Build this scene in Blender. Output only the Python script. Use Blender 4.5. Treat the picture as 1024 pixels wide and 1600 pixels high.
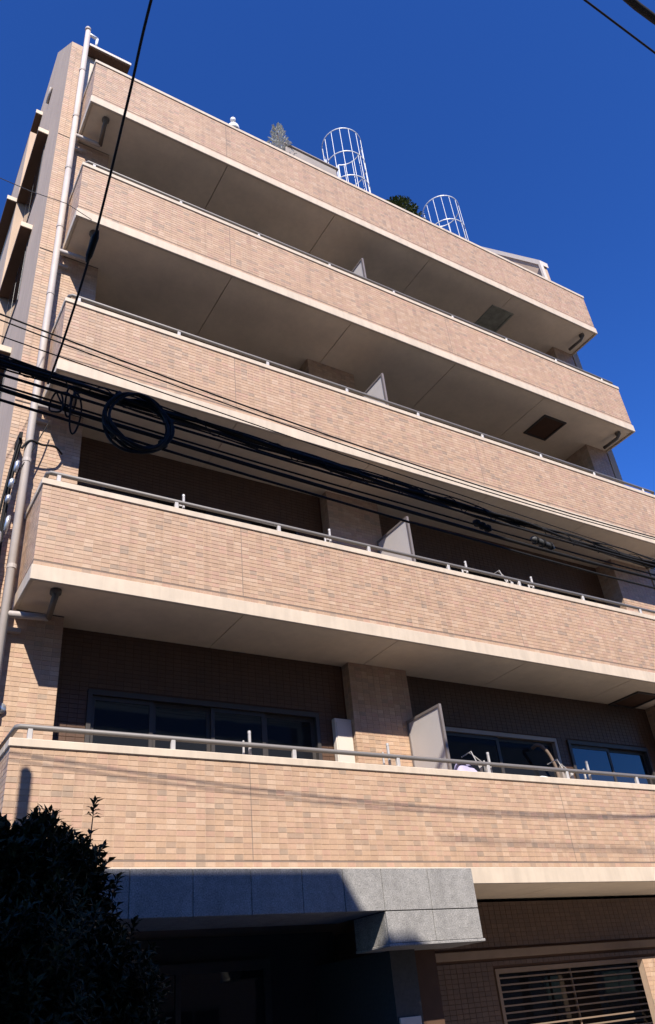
import bpy, math, random
import numpy as np
from mathutils import Vector, Matrix

for o in list(bpy.data.objects):
    bpy.data.objects.remove(o, do_unlink=True)
scene = bpy.context.scene
COL = scene.collection

# ------------------------------------------------------------------ camera
CAM = np.array([-1.3763, -7.501, 1.7884])
YAW, PITCH, ROLL = -0.59712, 0.57011, -0.10853
_f = Vector((-math.sin(YAW)*math.cos(PITCH), math.cos(YAW)*math.cos(PITCH), math.sin(PITCH)))
_r = Vector((math.cos(YAW), math.sin(YAW), 0))
_u = _r.cross(_f)
_r2 = _r*math.cos(ROLL) + _u*math.sin(ROLL)
_u2 = -_r*math.sin(ROLL) + _u*math.cos(ROLL)
cd = bpy.data.cameras.new('camera')
cam = bpy.data.objects.new('camera', cd)
COL.objects.link(cam)
cam.matrix_world = Matrix(((_r2.x, _u2.x, -_f.x, CAM[0]), (_r2.y, _u2.y, -_f.y, CAM[1]),
                           (_r2.z, _u2.z, -_f.z, CAM[2]), (0, 0, 0, 1)))
cd.sensor_width = 36
cd.lens = 36*1235.24/1600
cd.clip_start, cd.clip_end = 0.05, 2000
scene.camera = cam

# ------------------------------------------------------------------ sky and sun
TO_SUN = Vector((-0.36, -0.783, 0.805)).normalized()
SUN_EL = math.asin(TO_SUN.z)
SUN_AZ = math.atan2(TO_SUN.x, TO_SUN.y)
world = bpy.data.worlds.new('World')
scene.world = world
world.use_nodes = True
wn = world.node_tree
sky = wn.nodes.new('ShaderNodeTexSky')
sky.sky_type = 'NISHITA'
sky.sun_disc = False
sky.sun_elevation = SUN_EL
sky.sun_rotation = SUN_AZ
sky.altitude = 0
sky.air_density = 1.0
sky.dust_density = 0.0
sky.ozone_density = 10.0
grade = wn.nodes.new('ShaderNodeMix')          # the deep, saturated blue of the photograph's clear sky
grade.data_type = 'RGBA'
grade.blend_type = 'MULTIPLY'
grade.inputs[0].default_value = 1.0
grade.inputs[7].default_value = (0.74, 0.90, 1.0, 1)
gam = wn.nodes.new('ShaderNodeGamma')
gam.inputs[1].default_value = 1.5
wn.links.new(sky.outputs[0], gam.inputs[0])
wn.links.new(gam.outputs[0], grade.inputs[6])
wn.links.new(grade.outputs[2], wn.nodes['Background'].inputs[0])
wn.nodes['Background'].inputs[1].default_value = 0.076
sl = bpy.data.lights.new('sun', 'SUN')
sl.energy = 5.0
sl.angle = math.radians(0.5)
sl.color = (1.0, 0.93, 0.84)
sun = bpy.data.objects.new('sun', sl)
COL.objects.link(sun)
sun.rotation_euler = (-TO_SUN).to_track_quat('-Z', 'Y').to_euler()
sun.location = (-12, -26, 28)
vs = scene.view_settings
vs.view_transform = 'Standard'
vs.look = 'None'
vs.exposure = 0.76
vs.gamma = 1.0
vs.use_curve_mapping = False

R = random.Random(7)

# ------------------------------------------------------------------ materials
def new_mat(name):
    m = bpy.data.materials.new(name)
    m.use_nodes = True
    return m, m.node_tree, m.node_tree.nodes['Principled BSDF']

def nd(t, kind, **kw):
    n = t.nodes.new(kind)
    for k, v in kw.items():
        setattr(n, k, v)
    return n

def mix_mul(t, a, b, fac=1.0):
    n = t.nodes.new('ShaderNodeMix')
    n.data_type = 'RGBA'
    n.blend_type = 'MULTIPLY'
    n.inputs[0].default_value = fac
    t.links.new(a, n.inputs[6])
    t.links.new(b, n.inputs[7])
    return n.outputs[2]

def noise(t, scale, detail=4, rough=0.6, vec=None, stretch=None):
    n = nd(t, 'ShaderNodeTexNoise')
    n.inputs['Scale'].default_value = scale
    n.inputs['Detail'].default_value = detail
    n.inputs['Roughness'].default_value = rough
    g = nd(t, 'ShaderNodeNewGeometry')
    src = g.outputs['Position']
    if stretch:
        mp = nd(t, 'ShaderNodeMapping')
        mp.inputs['Scale'].default_value = stretch
        t.links.new(src, mp.inputs['Vector'])
        src = mp.outputs['Vector']
    t.links.new(src, n.inputs['Vector'])
    return n.outputs[0]

def ramp(t, fac, stops):
    r = nd(t, 'ShaderNodeValToRGB')
    el = r.color_ramp.elements
    while len(el) < len(stops):
        el.new(0.5)
    for e, (p, c) in zip(el, stops):
        e.position = p
        e.color = (c, c, c, 1) if not isinstance(c, tuple) else (*c, 1)
    t.links.new(fac, r.inputs[0])
    return r.outputs[0]

def bump(t, bsdf, h, strength, dist):
    b = nd(t, 'ShaderNodeBump')
    b.inputs['Strength'].default_value = strength
    b.inputs['Distance'].default_value = dist
    t.links.new(h, b.inputs['Height'])
    t.links.new(b.outputs[0], bsdf.inputs['Normal'])

def mat_plain(name, col, rough=0.6, metal=0.0, var=0.12, scale=6.0, bstr=0.15, bdist=0.002, bscale=160, streak=0.0, spec=0.5):
    m, t, p = new_mat(name)
    rgb = nd(t, 'ShaderNodeRGB')
    rgb.outputs[0].default_value = (*col, 1)
    c = rgb.outputs[0]
    c = mix_mul(t, c, ramp(t, noise(t, scale, 6), [(0.3, 1-var), (0.7, 1+var*0.4)]))
    if streak:
        c = mix_mul(t, c, ramp(t, noise(t, 1.0, 5, 0.65, stretch=(9, 9, 0.9)), [(0.35, 1-streak), (0.62, 1.0)]))
    t.links.new(c, p.inputs['Base Color'])
    p.inputs['Roughness'].default_value = rough
    p.inputs['Metallic'].default_value = metal
    p.inputs['Specular IOR Level'].default_value = spec
    if bstr:
        bump(t, p, noise(t, bscale, 3), bstr, bdist)
    return m

def mat_tile(name):
    m, t, p = new_mat(name)
    a = nd(t, 'ShaderNodeAttribute', attribute_name='tint')
    c = a.outputs['Color']
    c = mix_mul(t, c, ramp(t, noise(t, 45, 5, 0.7), [(0.3, 0.88), (0.7, 1.06)]))
    c = mix_mul(t, c, ramp(t, noise(t, 0.7, 5, 0.6), [(0.3, 0.93), (0.7, 1.03)]))
    c = mix_mul(t, c, ramp(t, noise(t, 1.0, 5, 0.65, stretch=(7, 7, 0.5)), [(0.3, 0.90), (0.55, 1.0)]))
    runs = ramp(t, noise(t, 1.0, 3, 0.6, stretch=(14, 14, 0.35)), [(0.52, 1.0), (0.72, 0.87)])
    c = mix_mul(t, c, runs)
    c = mix_mul(t, c, ramp(t, noise(t, 0.35, 4, 0.6), [(0.35, (1.0, 0.985, 0.93)), (0.65, (0.97, 0.955, 0.92))]))
    t.links.new(c, p.inputs['Base Color'])
    r = ramp(t, noise(t, 30, 3), [(0.3, 0.42), (0.7, 0.62)])
    t.links.new(r, p.inputs['Roughness'])
    bump(t, p, noise(t, 220, 4), 0.25, 0.0015)
    return m

def mat_granite(name, dark=1.0):
    m, t, p = new_mat(name)
    n1 = noise(t, 80, 4, 0.75)
    c = ramp(t, n1, [(0.30, (0.07*dark, 0.067*dark, 0.063*dark)), (0.42, (0.22*dark, 0.212*dark, 0.20*dark)),
                     (0.58, (0.34*dark, 0.326*dark, 0.305*dark)), (0.72, (0.50*dark, 0.475*dark, 0.44*dark))])
    c = mix_mul(t, c, ramp(t, noise(t, 14, 4), [(0.3, 0.8), (0.7, 1.08)]))
    c = mix_mul(t, c, ramp(t, noise(t, 1.0, 4, stretch=(6, 6, 1)), [(0.35, 0.85), (0.6, 1.0)]))
    t.links.new(c, p.inputs['Base Color'])
    p.inputs['Roughness'].default_value = 0.65
    p.inputs['Specular IOR Level'].default_value = 0.3
    bump(t, p, noise(t, 200, 2), 0.2, 0.001)
    return m

def mat_leaf(name, c1, c2, rough=0.35):
    m, t, p = new_mat(name)
    n = noise(t, 3.5, 4, 0.7)
    c = ramp(t, n, [(0.35, c1), (0.7, c2)])
    t.links.new(c, p.inputs['Base Color'])
    p.inputs['Roughness'].default_value = rough
    p.inputs['Specular IOR Level'].default_value = 0.18
    return m

def mat_glass(name, col, rough=0.03):
    m, t, p = new_mat(name)
    p.inputs['Base Color'].default_value = (*col, 1)
    p.inputs['Roughness'].default_value = rough
    p.inputs['Specular IOR Level'].default_value = 0.6
    bump(t, p, noise(t, 1.3, 2), 0.05, 0.02)
    return m

M = {
    'tile': mat_tile('glazed wall tile'),
    'grout': mat_plain('tile grout', (0.50, 0.365, 0.262), 0.9),
    'cream': mat_plain('cream painted concrete', (0.56, 0.462, 0.352), 0.6, var=0.10, scale=3, streak=0.12),
    'soffit': mat_plain('soffit paint', (0.78, 0.655, 0.50), 0.8, var=0.13, scale=1.1, streak=0.06),
    'sealant': mat_plain('joint sealant', (0.20, 0.145, 0.11), 0.8),
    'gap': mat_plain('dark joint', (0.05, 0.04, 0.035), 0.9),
    'rail': mat_plain('bronze grey aluminium', (0.16, 0.145, 0.135), 0.55, metal=0.1, var=0.08),
    'railframe': mat_plain('brown grey frame', (0.20, 0.17, 0.155), 0.5, metal=0.2),
    'post': mat_plain('pale aluminium', (0.50, 0.47, 0.44), 0.45, metal=0.2, var=0.08),
    'pipe': mat_plain('pale plastic pipe', (0.43, 0.375, 0.34), 0.65, var=0.12, scale=4, streak=0.12),
    'panel': mat_plain('partition board', (0.50, 0.46, 0.43), 0.6, var=0.06, scale=3),
    'frame': mat_plain('dark window frame', (0.06, 0.052, 0.048), 0.5, metal=0.2),
    'lightframe': mat_plain('silver window frame', (0.40, 0.33, 0.28), 0.5, metal=0.2),
    'glass': mat_glass('window glass', (0.012, 0.013, 0.016)),
    'granite': mat_granite('speckled granite'),
    'render': mat_plain('side wall render', (0.47, 0.345, 0.245), 0.8, var=0.10, scale=1.2, streak=0.14),
    'ledge': mat_plain('brown ledge', (0.21, 0.15, 0.11), 0.7),
    'shadestone': mat_plain('stone darkened for shade', (0.05, 0.047, 0.044), 0.6, var=0.3, scale=30),  # pillar granite with the entrance shade put into its colour
    'core': mat_plain('brown concrete', (0.16, 0.115, 0.09), 0.85),
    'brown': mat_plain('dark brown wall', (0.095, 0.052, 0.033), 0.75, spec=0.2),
    'black': mat_plain('black rubber', (0.013, 0.012, 0.012), 0.75, var=0.3, bstr=0.1, spec=0.25),
    'greycable': mat_plain('grey plastic', (0.05, 0.05, 0.05), 0.6),
    'steel': mat_plain('galvanised steel', (0.55, 0.56, 0.58), 0.35, metal=0.7, var=0.15, scale=20),
    'whitemetal': mat_plain('white painted steel', (0.76, 0.78, 0.80), 0.35, var=0.05),
    'cagemetal': mat_plain('weathered white steel', (0.42, 0.435, 0.45), 0.4, var=0.2, scale=8),
    'whitebox': mat_plain('white cabinet', (0.60, 0.53, 0.45), 0.5, var=0.05),
    'lamp': mat_plain('white plastic globe', (0.85, 0.85, 0.84), 0.3, var=0.03),
    'darkpipe': mat_plain('dark drain pipe', (0.12, 0.095, 0.075), 0.6),
    'hatch': mat_plain('grey green hatch', (0.32, 0.33, 0.27), 0.5, var=0.4, scale=5),
    'slat': mat_plain('bronze slats', (0.22, 0.155, 0.11), 0.55, metal=0.1),
    'lavender': mat_plain('lavender cloth', (0.40, 0.355, 0.52), 0.9, var=0.06),
    'whitecloth': mat_plain('white cloth', (0.80, 0.77, 0.72), 0.9, var=0.04),
    'leaf': mat_leaf('evergreen leaf', (0.016, 0.022, 0.009), (0.038, 0.046, 0.018), 0.55),
    'bushleaf': mat_leaf('roof shrub leaf', (0.035, 0.06, 0.02), (0.10, 0.12, 0.04), 0.5),
    'silver': mat_leaf('silver conifer', (0.40, 0.42, 0.40), (0.62, 0.63, 0.60), 0.6),
    'bark': mat_plain('bark', (0.07, 0.05, 0.035), 0.9, var=0.3, scale=30, bstr=0.6, bscale=60, bdist=0.01),
    'terracotta': mat_plain('planter', (0.27, 0.235, 0.21), 0.8),
    'asphalt': mat_plain('asphalt', (0.055, 0.055, 0.056), 0.9, var=0.25, scale=9, bstr=0.5, bscale=90, bdist=0.006),
    'lot': mat_plain('pale concrete', (0.36, 0.33, 0.295), 0.9, var=0.15, scale=2),
    'floor': mat_plain('balcony floor sheet', (0.15, 0.13, 0.11), 0.8),  # dark tone, also on the added linings, cuts bounced light
    'paving': mat_plain('paving', (0.38, 0.335, 0.275), 0.85, var=0.2, scale=5),
    'line': mat_plain('road paint', (0.72, 0.72, 0.70), 0.7, var=0.2, scale=12),
    'ground': mat_plain('ground', (0.13, 0.12, 0.10), 0.95, var=0.3, scale=0.6),
    'house': mat_plain('grey stucco', (0.40, 0.38, 0.36), 0.85, var=0.1, scale=2, streak=0.15),
    'concretepole': mat_plain('concrete pole', (0.30, 0.29, 0.28), 0.85, var=0.15),
}

# ------------------------------------------------------------------ mesh builder
class MB:
    def __init__(self):
        self.v, self.f, self.c = [], [], []
    def add(self, vs, fs, col=None):
        b = len(self.v)
        self.v += [tuple(x) for x in vs]
        self.f += [tuple(i+b for i in q) for q in fs]
        if col is not None:
            self.c += [col]*len(fs)
        return self
    def box(self, x0, x1, y0, y1, z0, z1, col=None, bev=0.0):
        if bev:
            return self.bbox(x0, x1, y0, y1, z0, z1, bev)
        vs = [(x0,y0,z0),(x1,y0,z0),(x1,y1,z0),(x0,y1,z0),(x0,y0,z1),(x1,y0,z1),(x1,y1,z1),(x0,y1,z1)]
        return self.add(vs, [(0,3,2,1),(4,5,6,7),(0,1,5,4),(1,2,6,5),(2,3,7,6),(3,0,4,7)], col)
    def bbox(self, x0, x1, y0, y1, z0, z1, b):
        # box with chamfered long edges in all directions
        P, idx = [], {}
        X, Y, Zz = (x0, x1), (y0, y1), (z0, z1)
        def key(i, j, k, ax):
            q = [X[i], Y[j], Zz[k]]
            for a, s in ((0, i), (1, j), (2, k)):
                if a != ax:
                    q[a] += b if s == 0 else -b
            return tuple(q)
        fs = []
        def gi(i, j, k, ax):
            kk = (i, j, k, ax)
            if kk not in idx:
                idx[kk] = len(P); P.append(key(i, j, k, ax))
            return idx[kk]
        # main faces: vertices lying on face with normal axis ax
        for s in (0, 1):
            q = [gi(s,0,0,0), gi(s,1,0,0), gi(s,1,1,0), gi(s,0,1,0)]; fs.append(q if s else q[::-1])
            q = [gi(0,s,0,1), gi(0,s,1,1), gi(1,s,1,1), gi(1,s,0,1)]; fs.append(q if s else q[::-1])
            q = [gi(0,0,s,2), gi(1,0,s,2), gi(1,1,s,2), gi(0,1,s,2)]; fs.append(q if s else q[::-1])
        for i in (0, 1):
            for j in (0, 1):
                fs.append([gi(i,j,0,0), gi(i,j,1,0), gi(i,j,1,1), gi(i,j,0,1)])
                fs.append([gi(i,0,j,0), gi(i,1,j,0), gi(i,1,j,2), gi(i,0,j,2)])
                fs.append([gi(0,i,j,1), gi(1,i,j,1), gi(1,i,j,2), gi(0,i,j,2)])
                for k in (0, 1):
                    fs.append([gi(i,j,k,0), gi(i,j,k,1), gi(i,j,k,2)])
        return self.add(P, fs)
    def tube(self, pts, r, n=8, cap=True):
        pts = [Vector(p) for p in pts]
        m = len(pts)
        rs = r if isinstance(r, (list, tuple)) else [r]*m
        vs, fs = [], []
        prev = None
        for i, p in enumerate(pts):
            d = (pts[min(i+1, m-1)] - pts[max(i-1, 0)]).normalized()
            if prev is None:
                a = Vector((0, 0, 1)) if abs(d.z) < 0.9 else Vector((1, 0, 0))
                u = d.cross(a).normalized()
            else:
                u = (prev - d*prev.dot(d)).normalized()
            prev = u
            w = d.cross(u)
            for k in range(n):
                t = 2*math.pi*k/n
                vs.append(p + (u*math.cos(t) + w*math.sin(t))*rs[i])
        for i in range(m-1):
            for k in range(n):
                k2 = (k+1) % n
                fs.append((i*n+k, i*n+k2, (i+1)*n+k2, (i+1)*n+k))
        if cap:
            fs.append(tuple(range(n-1, -1, -1)))
            fs.append(tuple((m-1)*n+k for k in range(n)))
        return self.add(vs, fs)
    def prism_x(self, poly, x0, x1):
        # polygon of (y, z) extruded along x
        n = len(poly)
        vs = [(x0, y, z) for y, z in poly] + [(x1, y, z) for y, z in poly]
        fs = [tuple(range(n-1, -1, -1)), tuple(range(n, 2*n))] + [(i, (i+1) % n, (i+1) % n+n, i+n) for i in range(n)]
        return self.add(vs, fs)
    def prism_y(self, poly, y0, y1):
        n = len(poly)
        vs = [(x, y0, z) for x, z in poly] + [(x, y1, z) for x, z in poly]
        fs = [tuple(range(n)), tuple(range(2*n-1, n-1, -1))] + [((i+1) % n, i, i+n, (i+1) % n+n) for i in range(n)]
        return self.add(vs, fs)
    def sphere(self, c, r, seg=14, ring=8, sz=1.0):
        vs, fs = [], []
        for i in range(ring+1):
            a = math.pi*i/ring
            for k in range(seg):
                t = 2*math.pi*k/seg
                vs.append((c[0]+r*math.sin(a)*math.cos(t), c[1]+r*math.sin(a)*math.sin(t), c[2]+r*sz*math.cos(a)))
        for i in range(ring):
            for k in range(seg):
                k2 = (k+1) % seg
                fs.append((i*seg+k, (i+1)*seg+k, (i+1)*seg+k2, i*seg+k2))
        return self.add(vs, fs)
    def mesh(self, name, mat, smooth=False):
        me = bpy.data.meshes.new(name)
        me.from_pydata(self.v, [], self.f)
        if self.c:
            a = me.attributes.new('tint', 'FLOAT_COLOR', 'FACE')
            arr = np.ones((len(self.f), 4), np.float32)
            arr[:, :3] = np.array(self.c, np.float32)
            a.data.foreach_set('color', arr.ravel())
        me.materials.append(M[mat])
        if smooth:
            me.polygons.foreach_set('use_smooth', [True]*len(me.polygons))
        me.update()
        return me
    def build(self, name, mat, parent=None, smooth=False, loc=None):
        return link(name, self.mesh(name, mat, smooth), parent, loc)

def link(name, me, parent=None, loc=None):
    o = bpy.data.objects.new(name, me)
    COL.objects.link(o)
    if loc is not None:
        o.location = loc
    if parent is not None:
        o.parent = parent
    return o

def smooth_pts(pts, n=8):
    P = [Vector(p) for p in pts]
    out = []
    for i in range(len(P)-1):
        p0, p1, p2, p3 = P[max(i-1, 0)], P[i], P[i+1], P[min(i+2, len(P)-1)]
        for q in range(n):
            t = q/n
            out.append(0.5*((2*p1)+(p2-p0)*t+(2*p0-5*p1+4*p2-p3)*t*t+(3*p1-p0-3*p2+p3)*t**3))
    return out+[P[-1]]

def tag(o, label=None, cat=None, group=None, kind=None):
    if label: o['label'] = label
    if cat: o['category'] = cat
    if group: o['group'] = group
    if kind: o['kind'] = kind
    return o

def empty(name, label, cat, loc=(0, 0, 0), group=None):
    # the building's parts are modelled in world coordinates, so its empty stays at the origin;
    # movable things keep local coordinates round their own base
    o = bpy.data.objects.new(name, None)
    COL.objects.link(o)
    o.location = loc
    o.empty_display_size = 0.3
    return tag(o, label, cat, group)

# ------------------------------------------------------------------ tiles
TINTS = [((0.468, 0.313, 0.211), 30), ((0.490, 0.338, 0.235), 22), ((0.455, 0.298, 0.210), 18),
         ((0.438, 0.292, 0.199), 12), ((0.508, 0.360, 0.258), 8), ((0.392, 0.274, 0.197), 7), ((0.362, 0.262, 0.192), 4),
         ((0.468, 0.296, 0.214), 6)]
_tw = [w for _, w in TINTS]
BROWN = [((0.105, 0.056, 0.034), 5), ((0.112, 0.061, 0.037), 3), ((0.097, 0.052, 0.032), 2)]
TW, TH = 0.100, 0.0528
GAP = 0.004

def tile_cells(u0, u1, z0, z1, joints=(), holes=()):
    rows = max(1, round((z1-z0)/TH)); h = (z1-z0)/rows
    cols = max(1, round((u1-u0)/TW)); w = (u1-u0)/cols
    out = []
    for j in range(rows):
        for i in range(cols):
            a, b = u0+i*w+GAP/2, u0+(i+1)*w-GAP/2
            c, d = z0+j*h+GAP/2, z0+(j+1)*h-GAP/2
            for q in joints:
                if a < q < b: a = a if q-a > b-q else q+0.004; b = b if q+0.004 <= a else q-0.004
                if abs(a-q) < 0.01: a = q+0.004
                if abs(b-q) < 0.01: b = q-0.004
            if b-a < 0.02: continue
            if any(a < H[1] and b > H[0] and c < H[3] and d > H[2] for H in holes): continue
            out.append((a, b, c, d))
    return out

def tile_at(mb, cell, plane, axis, out, col, depth=0.012):
    plane += out*(depth-0.0045)
    depth = 0.0035
    """one tile standing on `plane` (its back), face moved by depth in the direction out (+1/-1) along axis"""
    a, b, c, d = cell
    e = 0.0012
    f = plane + out*(depth + R.uniform(-0.0006, 0.0006))
    g = f - out*0.0012
    if axis == 'y':
        vs = [(a,plane,c),(b,plane,c),(b,plane,d),(a,plane,d),(a,g,c),(b,g,c),(b,g,d),(a,g,d),(a+e,f,c+e),(b-e,f,c+e),(b-e,f,d-e),(a+e,f,d-e)]
    else:
        vs = [(plane,a,c),(plane,b,c),(plane,b,d),(plane,a,d),(g,a,c),(g,b,c),(g,b,d),(g,a,d),(f,a+e,c+e),(f,b-e,c+e),(f,b-e,d-e),(f,a+e,d-e)]
    fs = [(8,9,10,11)]
    for k in range(4):
        k2 = (k+1) % 4
        fs += [(k, k2, k2+4, k+4), (k+4, k2+4, k2+8, k+8)]
    flip = (axis == 'y' and out > 0) or (axis == 'x' and out < 0)
    if flip: fs = [q[::-1] for q in fs]
    mb.add(vs, fs, col)

def pick(tints=TINTS):
    c = R.choices([t for t, _ in tints], [w for _, w in tints])[0]
    k = R.uniform(0.95, 1.05)
    return tuple(x*k for x in c)

def field(name, parent, cells, plane, axis, out, tints=TINTS, depth=0.012):
    mb = MB()
    for c in cells:
        tile_at(mb, c, plane, axis, out, pick(tints), depth)
    o = mb.build(name, 'tile', parent)
    o['kind'] = 'stuff'
    return o

# ------------------------------------------------------------------ dimensions
ZC = [4.212, 7.112, 10.003, 12.947, 15.855]      # coping tops of the five balcony fronts
PH = 1.270
L = 11.79
D = 0.783                                       # balcony front to pier face
XL = -0.323
GZ = 0.19                                       # street level
JOINTS = (2.4, 6.9)
WALL = 1.06

# ------------------------------------------------------------------ setting: ground
def structure(o):
    o['kind'] = 'structure'
    return o
mb = MB(); mb.add([(-600,-600,GZ-0.16),(600,-600,GZ-0.16),(600,600,GZ-0.16),(-600,600,GZ-0.16)], [(0,1,2,3)])
structure(mb.build('ground', 'ground'))
mb = MB(); mb.box(-80, 80, -8.2, -3.0, GZ-0.15, GZ-0.002)
structure(mb.build('road', 'asphalt'))
mb = MB(); mb.box(-80, 80, -3.0, 0.9, GZ-0.15, GZ+0.12)
structure(mb.build('pavement', 'paving'))
mb = MB(); mb.box(-80, 80, -3.55, -3.43, GZ-0.004, GZ+0.003)
structure(mb.build('road_marking', 'line'))

# ------------------------------------------------------------------ the apartment building
B = empty('apartment_building', 'beige tiled apartment block with stacked long balconies under blue sky', 'building')

# solid mass behind the balconies (walls, floors, upper storey)
mb = MB()
mb.box(XL+0.22, L-0.05, 1.75, 12.0, GZ-0.1, 14.70)
mb.box(XL+0.22, L-0.05, 2.75, 12.0, 14.70, 20.35)
mb.build('main_wall', 'core', B)

# left side wall: slanted top over the front pier, set back wing behind
mb = MB()
mb.prism_x([(D+0.006, GZ-0.1), (5.0, GZ-0.1), (5.0, 20.70), (2.86, 20.77), (D+0.006, 17.57)], XL, XL+0.20)
mb.build('side_wall', 'render', B)
mb = MB()
mb.box(-0.50, XL+0.1, 3.80, 12.0, GZ-0.1, 18.9)
mb.build('side_wing', 'render', B)
CAPS = []  # hoods coloured brown to paint in the shade of their undersides
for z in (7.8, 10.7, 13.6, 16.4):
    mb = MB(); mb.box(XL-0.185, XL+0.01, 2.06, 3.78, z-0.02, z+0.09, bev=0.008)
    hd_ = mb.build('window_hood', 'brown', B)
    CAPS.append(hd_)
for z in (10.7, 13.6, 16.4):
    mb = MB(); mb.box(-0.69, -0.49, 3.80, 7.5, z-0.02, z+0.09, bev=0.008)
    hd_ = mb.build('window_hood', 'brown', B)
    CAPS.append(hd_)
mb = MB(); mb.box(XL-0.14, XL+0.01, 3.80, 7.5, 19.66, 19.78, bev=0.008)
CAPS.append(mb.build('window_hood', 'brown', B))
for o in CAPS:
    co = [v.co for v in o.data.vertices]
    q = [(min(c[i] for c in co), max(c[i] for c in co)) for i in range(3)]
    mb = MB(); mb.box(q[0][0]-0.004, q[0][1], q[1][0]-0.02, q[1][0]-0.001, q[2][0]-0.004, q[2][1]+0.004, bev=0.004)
    mb.build('sunlit_end', 'cream', o)  # added cream plate paints in the sunlit front end of the hood
# windows under the side hoods
for z in (7.8, 10.7, 13.6, 16.4):
    mb = MB(); mb.box(XL-0.012, XL+0.02, 2.25, 3.6, z-1.55, z-0.1)
    w = mb.build('side_window', 'frame', B)
    mb = MB(); mb.box(XL-0.016, XL-0.005, 2.31, 2.90, z-1.49, z-0.16); mb.build('pane', 'glass', w)
    mb = MB(); mb.box(XL-0.016, XL-0.005, 2.95, 3.54, z-1.49, z-0.16); mb.build('pane', 'glass', w)
# slot vent pipe high on the side wall
mb = MB(); mb.tube([(XL-0.03, 2.64, 18.95), (XL-0.03, 2.78, 18.86), (XL-0.03, 2.93, 18.78)], 0.03)
mb.build('vent_pipe', 'pipe', B, True)

# right end wall with slanted top
mb = MB()
mb.prism_x([(D, GZ-0.1), (5.0, GZ-0.1), (5.0, 20.70), (2.70, 20.72), (D, 17.90)], L+0.02, L+0.22)
w = mb.build('end_wall', 'render', B)
mb = MB()
mb.prism_x([(D-0.04, 17.80), (D-0.04, 17.97), (2.68, 20.80), (2.74, 20.72), (D+0.03, 17.88)], L-0.01, L+0.25)
mb.build('coping', 'whitebox', w)
mb = MB()
mb.box(L-0.08, L+0.02, D-0.06, D+0.0, 16.2, 17.9)
mb.build('edge_trim', 'whitebox', w)
for k in range(3):
    mb = MB(); mb.box(L-0.75, L-0.02, 0.85+0.1*k, 0.90+0.1*k, 17.35-0.13*k, 17.42-0.13*k)
    mb.build('louver_bar', 'frame', w)

# left pier
mb = MB(); mb.box(XL+0.2, 0.5455, D+0.0045, 1.74, GZ-0.1, 14.62)
pier = mb.build('pier', 'grout', B)
zs = [GZ+0.1] + [z-PH+0.02 for z in ZC] + [17.45]
cells = []
for a, b in zip(zs[:-1], zs[1:]):
    cells += tile_cells(XL+0.001, 0.55, a+0.012, b-0.012)
field('tile_facing', pier, [c for c in cells if c[3] < 14.6], D+0.012, 'y', -1)
field('tile_facing', pier, [c for c in cells if c[2] > 14.6 and c[1] < -0.08], D+0.012, 'y', -1)
for z in [q-PH+0.02 for q in ZC[1:]]:
    mb = MB(); mb.box(XL+0.006, 0.548, D+0.002, D+0.02, z-0.006, z+0.006); mb.build('joint', 'gap', pier)

# ---- five balcony fronts
def rail_posts(k):
    return [0.17 + 1.40*i for i in range(9)]

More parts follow.
